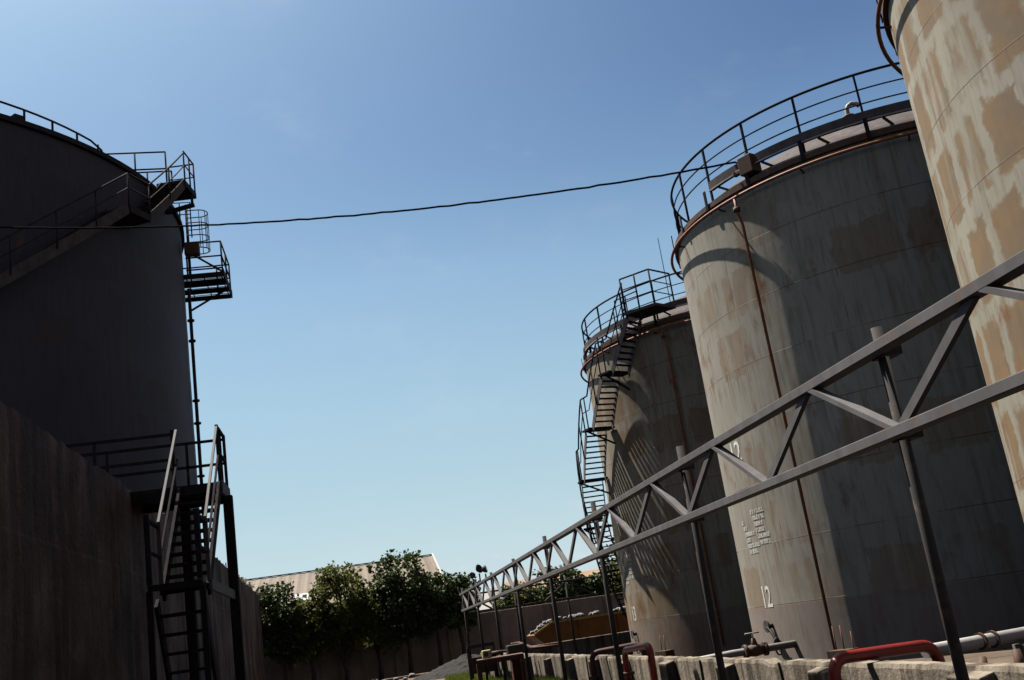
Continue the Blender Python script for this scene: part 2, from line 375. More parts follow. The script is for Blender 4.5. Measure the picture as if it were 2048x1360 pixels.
def tank(c, shellmat, label, numeral, walk0, downpipe_a, phase=0.0):
    t = thing('storage_tank', (c[0], c[1], 0), label, 'storage tank', 'row of cylindrical storage tanks')
    # shell of eight plate courses, each a little thinner than the one below
    prof = [(R0+.055, 0.0)]; lip = .0016
    for i in range(8):
        r = R0 + lip*(8-i)
        prof += [(r, i*1.275+.002), (r, (i+1)*1.275)]
    sh = MB(); sh.lathe(prof[1:], c, 180, 0, 360, True, False)
    o = sh.build('shell', shellmat, t)
    es = o.modifiers.new('edges', 'EDGE_SPLIT'); es.split_angle = RAD(25)
    dome = [(R0+.05, TOP-.02), (R0+.05, TOP+.03)]; rise = 1.75; Rs = (R0*R0+rise*rise)/(2*rise)
    for i in range(1, 15):
        r = R0*(1-i/14); dome.append((max(r, .02), TOP + .03 + math.sqrt(Rs*Rs-r*r) - (Rs-rise)))
    MB().lathe(dome, c, 120).build('roof', M['roof'], t)
    MB().arcband(c, R0+.01, R0+.085, TOP-.10, TOP+.02, 0, 360, 120).build('rim_angle', M['brown_steel'], t)
    # cooling-water ring pipe on stand-offs and its riser
    rp = MB(); rp.tube([pol(c, R0+.20, a, 9.93) for a in range(0, 360, 3)], .036, 8, True)
    ro = rp.build('ring_pipe', M['orange_pipe'], t)
    for a in range(8, 360, 24):
        MB().beam(pol(c, R0, a, 9.86), pol(c, R0+.17, a, 9.9), .03, .03).build('bracket', M['brown_steel'], ro)
    dp = MB(); dp.tube([pol(c, R0+.20, downpipe_a, 9.9), pol(c, R0+.20, downpipe_a, 9.55), pol(c, R0+.11, downpipe_a, 9.3), pol(c, R0+.11, downpipe_a, .25)], .034, 8)
    do = dp.build('riser_pipe', M['orange_pipe'], t)
    MB().tube([pol(c, R0+.20, downpipe_a, 9.70), pol(c, R0+.20, downpipe_a, 9.60)], .075, 10).build('flange', M['brown_steel'], do)
    # railing: 24 posts, three rails
    rl = MB(); rl.tube([pol(c, R0-.10, a, 11.63) for a in range(0, 360, 3)], .030, 8, True)
    rail = rl.build('railing', M['rail'], t)
    for z in (11.27, 10.95):
        MB().tube([pol(c, R0-.10, a, z) for a in range(0, 360, 3)], .017, 6, True).build('mid_rail', M['rail'], rail)
    for j in range(24):
        a = j*15 + phase
        pb = MB(); pb.beam(pol(c, R0-.10, a, TOP+.02), pol(c, R0-.10, a, 11.62), .045, .045, (cos(RAD(a)), sin(RAD(a)), 0))
        pb.beam(pol(c, R0+.10, a, TOP-.12), pol(c, R0+.10, a, TOP+.34), .085, .02, (cos(RAD(a)), sin(RAD(a)), 0))
        pb.build('post', M['rail'], rail)
    # raised walkway with toe plate
    wk = MB().arcband(c, R0-.10, R0-.02, 10.53, 10.55, walk0, walk0+300, 100).build('walkway', M['kick'], t)
    MB().arcband(c, R0-.012, R0+.0, 10.552, 10.74, walk0, walk0+300, 100).build('toe_plate', M['kick'], wk)
    MB().arcband(c, R0-.005, R0+.035, 10.505, 10.535, walk0, walk0+300, 100).build('edge_strip', M['strip'], wk)
    for j in range(20):
        a = walk0 + 3 + j*15.0
        MB().beam(pol(c, R0-.04, a, 10.51), pol(c, R0-.22, a+2.5, TOP+.12), .045, .045).build('strut', M['brown_steel'], wk)
    # numerals and worn stencilled table
    for (a0, a1, z0, z1) in numeral[1]:
        stencil(numeral[0], c, a0, a1, z0, z1, R0 + lip*(8-int(z0/1.275)) + .006, 'tank_number', M['white'], t)
    return t

tA = tank(TC[0], M['shell_a'], 'nearest tall tank at the right edge, pale paint with many square brown patches', ('11', []), 150, 240)
tB = tank(TC[1], M['shell_b'], 'middle tall tank numbered 12 with a red riser pipe down its lit side', ('12', [(182.0, 186.4, 1.24, 1.70), (180.3, 185.9, 4.42, 4.90)]), 196, 206)
tC = tank(TC[2], M['shell_c'], 'farthest rust streaked tank numbered 13 with a spiral stair round it', ('13', [(182.3, 185.6, 1.25, 1.72), (181.4, 186.0, 4.42, 4.90)]), 120, 227.5)
RR = R0 + .0016*7 + .006
rows = []
for i, (x0, x1) in enumerate(((184.4,190.4),(185.0,190.2),(185.2,189.6),(185.5,189.8),(186.0,191.0),(186.6,191.2))): rows.append((x0, x1, 3.24-i*.135))
for i, (x0, x1) in enumerate(((177.5,179.0),(178.2,180.4),(178.6,184.0),(178.9,181.0),(179.0,186.0),(179.5,184.0))): rows.append((x0, x1, 3.06-i*.13))
dashes(TC[1], rows, RR, tB, 3, M['white_faded'])
dashes(TC[2], [(a, b, z+.02) for a, b, z in rows], RR, tC, 4, M['white_faded'])

def gauge(c, a, z, parent, lab):
    """float-gauge crank: a disc on a stub, a drooping chain and hand loop"""
    b = MB(); b.tube([pol(c, R0, a, z), pol(c, R0+.16, a, z)], .05, 10); b.tube([pol(c, R0+.13, a, z), pol(c, R0+.17, a, z)], .13, 16)
    o = b.build('gauge_head', M['bigstringer'], parent)
    MB().tube([pol(c, R0+.15, a+i*.65, z-.02-.35*(i/6)**1.6) for i in range(7)], .035, 8).build('crank_arm', M['black'], o)
    MB().tube([pol(c, R0+.17+.07*cos(2*pi*i/16), a+3.95, z-.42+.17*sin(2*pi*i/16)) for i in range(16)], .02, 6, True).build('hand_wheel', M['black'], o)
gauge(TC[1], 184.0, .86, tB, '12'); gauge(TC[2], 182.6, .86, tC, '13')

# goose-neck vent on the roof of tank 12
vb = MB(); vc = Vector(pol(TC[1], 3.95, 236, 0))
vb.tube([vc+Vector((0,0,10.7)), vc+Vector((0,0,11.40)), vc+Vector((.04,-.02,11.47)), vc+Vector((.11,-.05,11.51)), vc+Vector((.20,-.09,11.48)), vc+Vector((.25,-.11,11.41))], .05, 12)
vo = vb.build('goose_neck_vent', M['silver'], tB)
MB().tube([vc+Vector((0,0,11.19)), vc+Vector((0,0,11.24))], .13, 16).build('flange', M['brown_steel'], vo)
# junction box by the railing where the cable arrives
jb = MB(); jb.box(pol(TC[1], R0-.02, 210.6, 10.55), .34, .36, .42, RAD(210.6)); jb.box(pol(TC[1], R0+.03, 208.0, 10.50), .12, .40, .10, RAD(205))
jb.build('junction_box', M['brown_steel'], tB, bevel=.02)
# thin lightning rod on tank 13
MB().tube([pol(TC[2], R0-.1, 231.0, 10.5), pol(TC[2], R0-.1, 231.0, 12.95)], .012, 6).build('lightning_rod', M['rail'], tC)

# spiral stair of tank 13
def helix_z(a): return 10.55 - .1005*(222.0-a)
st = MB(); c3 = TC[2]
root = None
landings = [(222.0, 10.55)] + [(207.6, 8.97), (193.0, 7.48), (178.2, 6.02), (163.5, 4.55), (149.0, 3.07), (134.0, 1.55)]
ri, ro_ = R0+.14, R0+.86
pl = MB(); pl.add([pol(c3, r, a, z) for z in (10.47, 10.56) for a, r in ((219.5,R0+.03),(219.5,R0+1.0),(230.2,R0+1.0),(233.0,R0+.03))],
                  [(0,1,2,3),(4,7,6,5),(0,4,5,1),(1,5,6,2),(2,6,7,3),(3,7,4,0)])
stair = pl.build('spiral_stair', M['kick'], tC)
prev_a = 219.8; prev_z = 10.52
for li, (la, lz) in enumerate(landings[1:]):
    la1 = la + 2.6          # landing spans la-2.6 .. la+2.6
    lb = MB(); lb.add([pol(c3, r, a, z) for z in (lz-.06, lz) for a, r in ((la-2.8,R0+.03),(la-2.8,R0+1.0),(la+2.4,R0+1.0),(la+2.4,R0+.03))],
                      [(0,1,2,3),(4,7,6,5),(0,4,5,1),(1,5,6,2),(2,6,7,3),(3,7,4,0)])
    lb.build('landing', M['rail'], stair)
    a_hi, z_hi, a_lo, z_lo = prev_a, prev_z, la+2.4, lz
    for r, mt in ((ri, 'stairsteel'), (ro_, 'stairsteel')):
        sb = MB(); n = 6; vs = []; fs = []
        for i in range(n+1):
            a = a_hi+(a_lo-a_hi)*i/n; z = z_hi+(z_lo-z_hi)*i/n
            for rr2, zz2 in ((r-.012,-.22),(r+.012,-.22),(r+.012,.06),(r-.012,.06)): vs.append(pol(c3, rr2, a, z+zz2))
        for i in range(n):
            for j in range(4): fs.append((i*4+j, i*4+(j+1)%4, i*4+4+(j+1)%4, i*4+4+j))
        fs += [(0,3,2,1), (n*4, n*4+1, n*4+2, n*4+3)]
        sb.add(vs, fs).build('stringer', M[mt], stair)
    ns = 8
    for i in range(1, ns+1):
        f_ = i/(ns+1); a = a_hi+(a_lo-a_hi)*f_; z = z_hi+(z_lo-z_hi)*f_; da = .62
        MB().add([pol(c3, r, aa, z+dz) for dz in (-.035, 0) for r, aa in ((ri,a-da),(ro_,a-da),(ro_,a+da),(ri,a+da))],
                 [(0,1,2,3),(4,7,6,5),(0,4,5,1),(1,5,6,2),(2,6,7,3),(3,7,4,0)]).build('tread', M['rail'], stair)
    MB().beam(pol(c3, R0, la, lz-.55), pol(c3, R0+.95, la, lz-.08), .05, .05).build('bracket', M['rail'], stair)
    # outer handrail: one flight each
    hb = MB(); rr3 = ro_+.02
    pa = [pol(c3, rr3, prev_a, prev_z+1.05), pol(c3, rr3, la+2.4, lz+1.05), pol(c3, rr3, la-2.4, lz+1.05)]
    def dense(a0, z0, a1, z1, n=6): return [pol(c3, rr3, a0+(a1-a0)*i/n, z0+(z1-z0)*i/n) for i in range(n+1)]
    for h, rad_ in ((1.05, .026), (.58, .016)):
        hb.tube(dense(prev_a, prev_z+h, la+2.4, lz+h) + dense(la+2.4, lz+h, la-2.4, lz+h, 3)[1:], rad_, 7)
    for f_ in (.02, .5):
        a = a_hi+(a_lo-a_hi)*f_; z = z_hi+(z_lo-z_hi)*f_
        hb.tube([pol(c3, rr3, a, z-.1), pol(c3, rr3, a, z+1.05)], .022, 6)
    hb.tube([pol(c3, rr3, la, lz-.05), pol(c3, rr3, la, lz+1.05)], .022, 6)
    hb.build('handrail', M['rail'], stair)
    prev_a = la-2.6; prev_z = lz
# guard rail round the top platform
gb = MB()
P = [(219.8, R0+.96), (229.8, R0+.96), (232.6, R0-.06)]
for h, rad_ in ((1.12, .028), (.75, .017), (.40, .017)):
    for (a0, r0), (a1, r1) in zip(P, P[1:]): gb.tube([pol(c3, r0, a0, 10.55+h), pol(c3, r1, a1, 10.55+h)], rad_, 7)
for a, r in P + [(224.8, R0+.95)]: gb.tube([pol(c3, r, a, 10.5), pol(c3, r, a, 11.67)], .026, 7)
gb.build('platform_guard', M['rail'], stair)
ib = MB()
for a in (206, 212, 218): ib.tube([pol(c3, R0-.15, a, 10.5), pol(c3, R0-.15, a, 11.5)], .02, 6)
ib.tube([pol(c3, R0-.15, a, 11.5) for a in (206, 212, 218)], .02, 6); ib.tube([pol(c3, R0-.15, 206, 10.6), pol(c3, R0-.15, 212, 11.3)], .017, 6)
ib.build('gate_rail', M['rail'], stair)

# ------------------------------------------------------------------ big tank on the left
RL = 11.70; CL = (-17.13, 37.99); HL = 18.22
tL = thing('storage_tank', (CL[0], CL[1], 0), 'huge dark grey tank on the left behind the concrete wall, in shade', 'storage tank')
prof = []
for i in range(9):
    r = RL + .006*(9-i); prof += [(r, i*HL/9+.002), (r, (i+1)*HL/9)]
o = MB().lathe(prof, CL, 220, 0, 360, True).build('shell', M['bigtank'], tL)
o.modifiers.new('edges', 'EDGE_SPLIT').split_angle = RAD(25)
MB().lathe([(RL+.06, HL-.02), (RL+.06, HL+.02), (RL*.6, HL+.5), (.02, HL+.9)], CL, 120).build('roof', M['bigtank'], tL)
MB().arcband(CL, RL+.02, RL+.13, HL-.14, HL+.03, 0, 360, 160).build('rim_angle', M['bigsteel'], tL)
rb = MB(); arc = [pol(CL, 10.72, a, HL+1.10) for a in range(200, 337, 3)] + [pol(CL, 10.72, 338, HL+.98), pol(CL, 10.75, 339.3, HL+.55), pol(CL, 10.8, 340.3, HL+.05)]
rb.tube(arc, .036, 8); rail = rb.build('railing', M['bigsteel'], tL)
for j in range(25):
    a = 337.0 - j*5.5
    MB().beam(pol(CL, 10.72, a, HL), pol(CL, 10.72, a, HL+1.1), .06, .06).build('post', M['bigsteel'], rail)
MB().box(pol(CL, RL-.1, 316.3, HL+.10), .35, .3, .2, RAD(316)).build('roof_vent', M['bigsteel'], tL)

# its spiral stair
sp = MB(); slope = .1670
a_top, z_top = 348.5, 18.5
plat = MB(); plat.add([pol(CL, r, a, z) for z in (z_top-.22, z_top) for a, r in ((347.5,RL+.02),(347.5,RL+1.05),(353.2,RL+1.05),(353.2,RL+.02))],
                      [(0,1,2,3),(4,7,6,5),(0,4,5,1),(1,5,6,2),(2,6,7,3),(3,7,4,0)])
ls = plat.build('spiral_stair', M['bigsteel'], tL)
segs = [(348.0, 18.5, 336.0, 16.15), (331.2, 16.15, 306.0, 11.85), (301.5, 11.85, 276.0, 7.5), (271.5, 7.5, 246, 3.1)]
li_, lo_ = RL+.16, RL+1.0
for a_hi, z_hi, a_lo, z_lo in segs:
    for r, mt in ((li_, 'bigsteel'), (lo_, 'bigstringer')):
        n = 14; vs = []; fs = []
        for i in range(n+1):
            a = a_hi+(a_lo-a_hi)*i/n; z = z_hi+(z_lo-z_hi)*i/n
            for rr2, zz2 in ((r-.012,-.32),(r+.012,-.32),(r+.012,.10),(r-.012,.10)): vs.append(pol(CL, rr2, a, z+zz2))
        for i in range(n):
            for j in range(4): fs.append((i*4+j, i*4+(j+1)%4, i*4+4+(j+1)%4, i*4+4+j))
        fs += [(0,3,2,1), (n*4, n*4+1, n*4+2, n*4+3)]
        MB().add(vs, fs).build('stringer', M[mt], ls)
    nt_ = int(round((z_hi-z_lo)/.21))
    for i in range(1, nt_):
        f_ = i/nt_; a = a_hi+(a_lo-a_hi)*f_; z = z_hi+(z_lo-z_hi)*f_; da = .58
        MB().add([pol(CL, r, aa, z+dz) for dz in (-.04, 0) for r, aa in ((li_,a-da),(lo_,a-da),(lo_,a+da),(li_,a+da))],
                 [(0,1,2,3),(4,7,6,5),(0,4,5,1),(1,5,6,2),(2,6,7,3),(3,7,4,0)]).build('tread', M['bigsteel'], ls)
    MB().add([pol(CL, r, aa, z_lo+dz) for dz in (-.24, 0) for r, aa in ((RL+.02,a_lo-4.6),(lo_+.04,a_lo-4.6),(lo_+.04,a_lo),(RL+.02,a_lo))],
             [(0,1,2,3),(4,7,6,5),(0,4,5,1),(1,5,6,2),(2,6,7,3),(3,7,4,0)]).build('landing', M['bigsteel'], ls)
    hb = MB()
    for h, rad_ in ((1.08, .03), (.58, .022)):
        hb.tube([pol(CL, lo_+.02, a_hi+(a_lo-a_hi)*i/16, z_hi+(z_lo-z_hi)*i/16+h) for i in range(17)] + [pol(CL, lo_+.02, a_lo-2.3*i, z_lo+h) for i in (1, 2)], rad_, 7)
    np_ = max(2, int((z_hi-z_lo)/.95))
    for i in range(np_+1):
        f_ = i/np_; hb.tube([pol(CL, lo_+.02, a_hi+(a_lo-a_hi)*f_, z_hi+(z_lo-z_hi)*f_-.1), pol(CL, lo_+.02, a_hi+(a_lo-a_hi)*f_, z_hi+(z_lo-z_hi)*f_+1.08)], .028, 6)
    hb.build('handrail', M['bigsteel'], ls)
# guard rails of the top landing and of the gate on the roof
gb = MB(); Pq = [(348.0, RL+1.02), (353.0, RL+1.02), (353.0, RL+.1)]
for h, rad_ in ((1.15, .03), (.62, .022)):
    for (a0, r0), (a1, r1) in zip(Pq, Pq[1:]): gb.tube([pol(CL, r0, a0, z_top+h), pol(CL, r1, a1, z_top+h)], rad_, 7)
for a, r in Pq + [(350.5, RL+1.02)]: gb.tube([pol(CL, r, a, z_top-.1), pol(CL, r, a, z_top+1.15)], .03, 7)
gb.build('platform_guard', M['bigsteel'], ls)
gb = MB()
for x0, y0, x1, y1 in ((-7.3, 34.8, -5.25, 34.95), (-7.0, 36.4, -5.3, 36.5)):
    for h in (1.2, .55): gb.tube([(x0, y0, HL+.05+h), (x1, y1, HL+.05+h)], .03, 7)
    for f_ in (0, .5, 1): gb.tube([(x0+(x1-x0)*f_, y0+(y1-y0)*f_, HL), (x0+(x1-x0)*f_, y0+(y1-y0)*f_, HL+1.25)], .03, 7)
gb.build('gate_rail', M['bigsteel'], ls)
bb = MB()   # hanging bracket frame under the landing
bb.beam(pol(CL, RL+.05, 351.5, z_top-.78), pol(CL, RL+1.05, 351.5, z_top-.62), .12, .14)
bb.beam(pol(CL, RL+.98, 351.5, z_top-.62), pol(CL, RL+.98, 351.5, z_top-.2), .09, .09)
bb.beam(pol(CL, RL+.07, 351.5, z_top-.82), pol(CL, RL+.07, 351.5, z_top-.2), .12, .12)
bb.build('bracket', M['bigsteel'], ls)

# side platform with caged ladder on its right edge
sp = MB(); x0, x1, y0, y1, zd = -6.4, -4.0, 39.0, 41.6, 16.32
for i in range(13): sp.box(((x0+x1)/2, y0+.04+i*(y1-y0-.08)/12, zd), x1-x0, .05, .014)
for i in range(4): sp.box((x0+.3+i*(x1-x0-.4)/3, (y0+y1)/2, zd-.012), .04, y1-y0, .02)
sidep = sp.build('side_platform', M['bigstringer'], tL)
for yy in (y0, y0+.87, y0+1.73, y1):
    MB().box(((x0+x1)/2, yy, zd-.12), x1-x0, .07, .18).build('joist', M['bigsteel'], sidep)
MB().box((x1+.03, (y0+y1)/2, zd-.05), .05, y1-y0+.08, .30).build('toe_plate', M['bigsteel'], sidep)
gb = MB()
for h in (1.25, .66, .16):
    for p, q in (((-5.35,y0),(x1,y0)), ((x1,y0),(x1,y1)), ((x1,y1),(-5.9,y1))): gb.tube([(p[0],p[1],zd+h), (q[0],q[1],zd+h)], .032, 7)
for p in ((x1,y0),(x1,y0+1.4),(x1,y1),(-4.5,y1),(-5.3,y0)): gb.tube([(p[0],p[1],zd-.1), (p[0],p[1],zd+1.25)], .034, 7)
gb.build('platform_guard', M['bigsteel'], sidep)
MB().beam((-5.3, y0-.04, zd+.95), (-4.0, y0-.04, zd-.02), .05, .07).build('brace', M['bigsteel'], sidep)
MB().beam((-5.45, 40.4, zd-1.0), (-3.95, 40.4, zd-.2), .06, .07).build('brace', M['bigsteel'], sidep)
MB().box((-5.05, 38.8, zd+.93), .55, .35, .50).build('control_box', M['brown_steel'], sidep, bevel=.02)
cx_, cy_ = -4.93, 39.55
ld = MB()
for s in (-.20, .20): ld.tube([(-5.28, cy_+s, zd), (-5.28, cy_+s, HL+1.15)], .028, 7)
lad = ld.build('ladder', M['bigsteel'], tL)
for i in range(10): MB().tube([(-5.28, cy_-.2, zd+.25+i*.29), (-5.28, cy_+.2, zd+.25+i*.29)], .014, 6).build('rung', M['bigsteel'], lad)
for z in (zd+1.15, zd+1.68, zd+2.2, zd+2.72):
    MB().tube([(-5.28, cy_-.36, z)] + [(cx_+.10+.36*cos(RAD(b)), cy_+.36*sin(RAD(b)), z) for b in range(-90, 91, 15)] + [(-5.28, cy_+.36, z)], .022, 6).build('cage_hoop', M['bigsteel'], lad)
for b in (-80, -40, 0, 40, 80): MB().tube([(cx_+.10+.36*cos(RAD(b)), cy_+.36*sin(RAD(b)), z) for z in (zd+1.15, zd+2.72)], .016, 6).build('cage_bar', M['bigsteel'], lad)
gb = MB()
for h in (1.1, .6): gb.tube([(-5.9, 39.0, HL+h), (-5.05, 39.0, HL+h-.02), (-5.05, 39.0, HL-.4)], .026, 7)
gb.tube([(-5.45, 39.0, HL), (-5.45, 39.0, HL+1.1)], .026, 7); gb.build('exit_rail', M['bigsteel'], lad)
dpb = MB(); dpb.tube([pol(CL, RL+.20, 3.2, 15.6), pol(CL, RL+.20, 3.2, .2)], .062, 10)
dpo = dpb.build('drain_pipe', M['bigsteel'], tL)
for z in (14.3, 13.5, 11.2, 10.35, 8.4, 5.4): MB().tube([pol(CL, RL+.20, 3.2, z), pol(CL, RL+.20, 3.2, z+.07)], .13, 10).build('flange', M['bigsteel'], dpo)

# ------------------------------------------------------------------ concrete containment wall on the left
WP = [(-3.92, -4.0), (-4.0, 21.5), (-4.45, 36.0), (-5.12, 55.5)]; WH = 5.05
def along(poly, step):
    out = []
    for (xa, ya), (xb, yb) in zip(poly, poly[1:]):
        n = max(1, int(math.hypot(xb-xa, yb-ya)/step))
        for i in range(n): out.append((xa+(xb-xa)*i/n, ya+(yb-ya)*i/n))
    return out + [poly[-1]]
b = MB(); pts = along(WP, .25); zs = [0, .8, 1.6, 2.4, 3.0, 3.5, 3.56, 4.2, 4.8, WH]; vs = []; fs = []; T = .32
for i, (x, y) in enumerate(pts):
    for z in zs:
        d = .035*noise.noise(Vector((y*.9, z*.9, 3))) + .02*noise.noise(Vector((y*4, z*2, 9)))
        d += (.022 if int(math.floor(y/1.22)) % 2 else 0) + (.010+.012*noise.noise(Vector((y*.8,0,5))) if z <= 3.5 else 0)
        zz_ = z + (.09*noise.noise(Vector((y*1.3, 5, 1))) + .10*noise.noise(Vector((y*4.1, 5, 1))) if z == WH else 0)
        vs.append((x+d, y, zz_))
    vs.append((x-T, y, WH-.02)); vs.append((x-T, y, 0))
m_ = len(zs)+2
for i in range(len(pts)-1):
    for j in range(m_-1): fs.append((i*m_+j, (i+1)*m_+j, (i+1)*m_+j+1, i*m_+j+1))
e = (len(pts)-1)*m_; fs.append(tuple(e+j for j in range(m_))); fs.append(tuple(j for j in range(m_))[::-1])
b.add(vs, fs)
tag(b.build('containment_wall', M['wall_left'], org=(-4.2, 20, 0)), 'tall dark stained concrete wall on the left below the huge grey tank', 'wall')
for i in range(16):
    y = 39.5 + i*.95 + random.uniform(-.15, .15); x = -4.62-.034*(y-40)-.16
    MB().tube([(x, y, WH-.1), (x+random.uniform(-.05,.05), y+random.uniform(-.08,.08), WH+random.uniform(.25,.5))], .022, 5).build('rebar_stub', M['brown_steel'], org=(x, y, WH))
for o in [o for o in COL.objects if o.name.startswith('rebar_stub')]:
    tag(o, 'short rusty reinforcing bar sticking up from the far top of the left wall', 'rebar', 'bars sticking out of the far wall top')

# ------------------------------------------------------------------ stair tower against that wall
ts = thing('access_stair', (-2.8, 18, 0), 'dark steel stair tower with pale handrails climbing to the top of the left wall', 'stair')
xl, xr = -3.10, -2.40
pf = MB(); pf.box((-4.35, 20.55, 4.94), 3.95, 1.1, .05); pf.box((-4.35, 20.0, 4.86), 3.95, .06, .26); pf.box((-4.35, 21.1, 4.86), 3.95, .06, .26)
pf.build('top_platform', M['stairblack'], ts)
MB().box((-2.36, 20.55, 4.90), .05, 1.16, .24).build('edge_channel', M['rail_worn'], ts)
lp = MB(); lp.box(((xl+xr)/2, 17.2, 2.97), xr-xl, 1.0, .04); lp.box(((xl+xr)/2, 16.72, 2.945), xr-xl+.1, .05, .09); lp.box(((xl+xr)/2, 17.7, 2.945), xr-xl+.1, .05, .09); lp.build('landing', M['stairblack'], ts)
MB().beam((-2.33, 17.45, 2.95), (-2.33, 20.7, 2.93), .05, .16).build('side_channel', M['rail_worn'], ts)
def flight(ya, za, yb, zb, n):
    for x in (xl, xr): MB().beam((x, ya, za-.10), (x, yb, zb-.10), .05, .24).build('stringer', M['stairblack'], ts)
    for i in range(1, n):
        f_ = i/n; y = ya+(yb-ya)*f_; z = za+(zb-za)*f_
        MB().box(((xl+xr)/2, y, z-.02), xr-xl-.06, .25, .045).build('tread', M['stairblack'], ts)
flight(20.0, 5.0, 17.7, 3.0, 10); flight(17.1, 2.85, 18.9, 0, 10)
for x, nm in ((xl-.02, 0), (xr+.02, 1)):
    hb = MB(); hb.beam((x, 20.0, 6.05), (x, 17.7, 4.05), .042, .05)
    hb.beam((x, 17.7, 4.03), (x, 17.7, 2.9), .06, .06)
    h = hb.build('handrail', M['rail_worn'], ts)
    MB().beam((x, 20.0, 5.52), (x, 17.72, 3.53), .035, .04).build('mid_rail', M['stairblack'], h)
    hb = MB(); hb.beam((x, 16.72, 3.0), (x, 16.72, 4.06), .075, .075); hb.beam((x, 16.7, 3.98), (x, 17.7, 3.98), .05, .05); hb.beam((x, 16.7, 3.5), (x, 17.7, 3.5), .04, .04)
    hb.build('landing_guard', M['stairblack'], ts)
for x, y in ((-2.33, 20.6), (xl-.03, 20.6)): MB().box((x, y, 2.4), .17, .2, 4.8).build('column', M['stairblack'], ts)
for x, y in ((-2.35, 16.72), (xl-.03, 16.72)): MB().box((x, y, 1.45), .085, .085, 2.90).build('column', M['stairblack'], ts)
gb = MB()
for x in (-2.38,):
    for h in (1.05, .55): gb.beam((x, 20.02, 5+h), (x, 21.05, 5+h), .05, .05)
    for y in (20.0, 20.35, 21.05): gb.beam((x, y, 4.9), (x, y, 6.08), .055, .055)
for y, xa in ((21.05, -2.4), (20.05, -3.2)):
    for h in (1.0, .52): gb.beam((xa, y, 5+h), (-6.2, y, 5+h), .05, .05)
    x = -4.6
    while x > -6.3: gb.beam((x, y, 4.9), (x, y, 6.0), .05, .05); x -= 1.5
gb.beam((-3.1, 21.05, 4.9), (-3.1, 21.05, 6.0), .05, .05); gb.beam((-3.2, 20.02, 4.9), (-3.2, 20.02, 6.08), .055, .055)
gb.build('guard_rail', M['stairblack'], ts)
for x in (-5.9,): MB().box((x, 20.6, 2.4), .18, .18, 4.8).build('column', M['stairblack'], ts)

# ------------------------------------------------------------------ pipe truss along the bund
def truss(name, label, group, horizontal, fixed, s0, s1, zt, zb, first_bottom, pitch, posts, w=.09):
    def P(s, z, off=0.0): return (fixed+off, s, z) if horizontal == 'Y' else (s, fixed+off, z)
    t = thing(name, P((s0+s1)/2, 0), label, 'truss', group)
    for z, nm in ((zt, 'top_chord'), (zb, 'bottom_chord')):
        MB().beam(P(s0, z, w*.2), P(s1, z, w*.2), w*1.4, w*.88).build(nm, M['truss'], t, bevel=.006)
    s = first_bottom
    while s - pitch/2 > s0: s -= pitch
    kk = 0
    while s < s1 + .05:
        for sgn, hw in ((-1, (.06, .035)), (1, (.035, .075))):
            e_ = s + sgn*pitch/2
            if s0-.05 < e_ < s1+.05 and s0-.05 < s < s1+.05:
                MB().beam(P(s+sgn*.04, zb+.02), P(e_-sgn*.05, zt-.02), hw[0], hw[1], (1,0,0) if horizontal == 'Y' else (0,1,0)).build('diagonal', M['truss'], t)
        s += pitch
    for p in posts:
        o = MB().tube([P(p, 0, .088), P(p, 3.10+.05*sin(p*7), .088)], .036, 12).build('post', M['post'], t)
        for z in (zt, zb): MB().box(P(p, z-.01, .115), .13, .15, .07).build('clamp', M['post'], o)
    return t
truss('pipe_truss', 'long grey zigzag truss on pipe posts running past all the right hand tanks', None, 'Y', 3.25, -2.75, 36.0, 2.922, 2.396, 5.766, 2.159, [-2.72+4.318*i for i in range(10)][1:], .077)
truss('pipe_truss', 'short far truss turning off at right angles behind the floodlights', None, 'X', 36.1, 3.35, 7.9, 2.89, 2.31, 4.3, 1.76, [5.1, 6.9], .065)

# floodlights on the truss
for i, (y, x, z, tilt, az, lab) in enumerate(((30.9, 3.21, 3.235, .9, 200, 'leftmost round floodlight on top of the far truss'),
                                     (29.45, 3.25, 3.30, 1.35, 315, 'tallest round floodlight, middle one on the far truss'),
                                     (28.15, 3.27, 3.20, 1.2, 345, 'rightmost floodlight on the far truss, seen nearly side on'))):
    f_ = thing('floodlight', (x, y, 2.92), lab, 'floodlight', 'floodlights on the far truss')
    d = Vector((cos(RAD(az))*sin(tilt), sin(RAD(az))*sin(tilt), -cos(tilt)+.55)).normalized(); pc = Vector((x, y, z))
    o = MB(); rr_ = .125 if i == 1 else .10
    o.tube([pc-d*.08, pc-d*.05, pc+d*.01, pc+d*.03], [.035, .07, rr_, rr_*1.03], 16)
    o.build('lamp_housing', M['lamp'], f_)
    MB().tube([(x, y, 2.90), (x, y, z-.12)], .022, 7).build('bracket', M['lamp'], f_)
    MB().tube([pc+d*.038, pc+d*.052], rr_*.9, 16).build('lens', M['pane'], f_)

# ------------------------------------------------------------------ low bund wall with buttresses
bw = thing('bund_wall', (4.25, 19, 0), 'low weathered concrete wall with short buttresses in front of the right hand tanks', 'wall')
b = MB(); vs = []; fs = []; pts = [(4.1, y*.125) for y in range(8, 325)]
for x, y in pts:
    cr = .010*noise.noise(Vector((y*2, 1, 1))) + .014*noise.noise(Vector((y*7, 4, 1))) - (.03 if noise.noise(Vector((y*1.7, 9, 2))) > .40 else 0)
    for dx, z in ((0,0),(0,.3),(0,.6),(.0,.86),(.012,.895),(.15,.895),(.16,.88),(.16,0)):
        d = .012*noise.noise(Vector((y*1.5, z*2, 7))) if dx < .1 else 0
        vs.append((x+dx+d, y, z+(cr if z > .8 else 0)))
for i in range(len(pts)-1):
    for j in range(7): fs.append((i*8+j, i*8+j+1, (i+1)*8+j+1, (i+1)*8+j))
fs += [tuple(range(8)), tuple((len(pts)-1)*8+j for j in range(8))[::-1]]
b.add(vs, fs).build('wall_panel', M['bund'], bw)
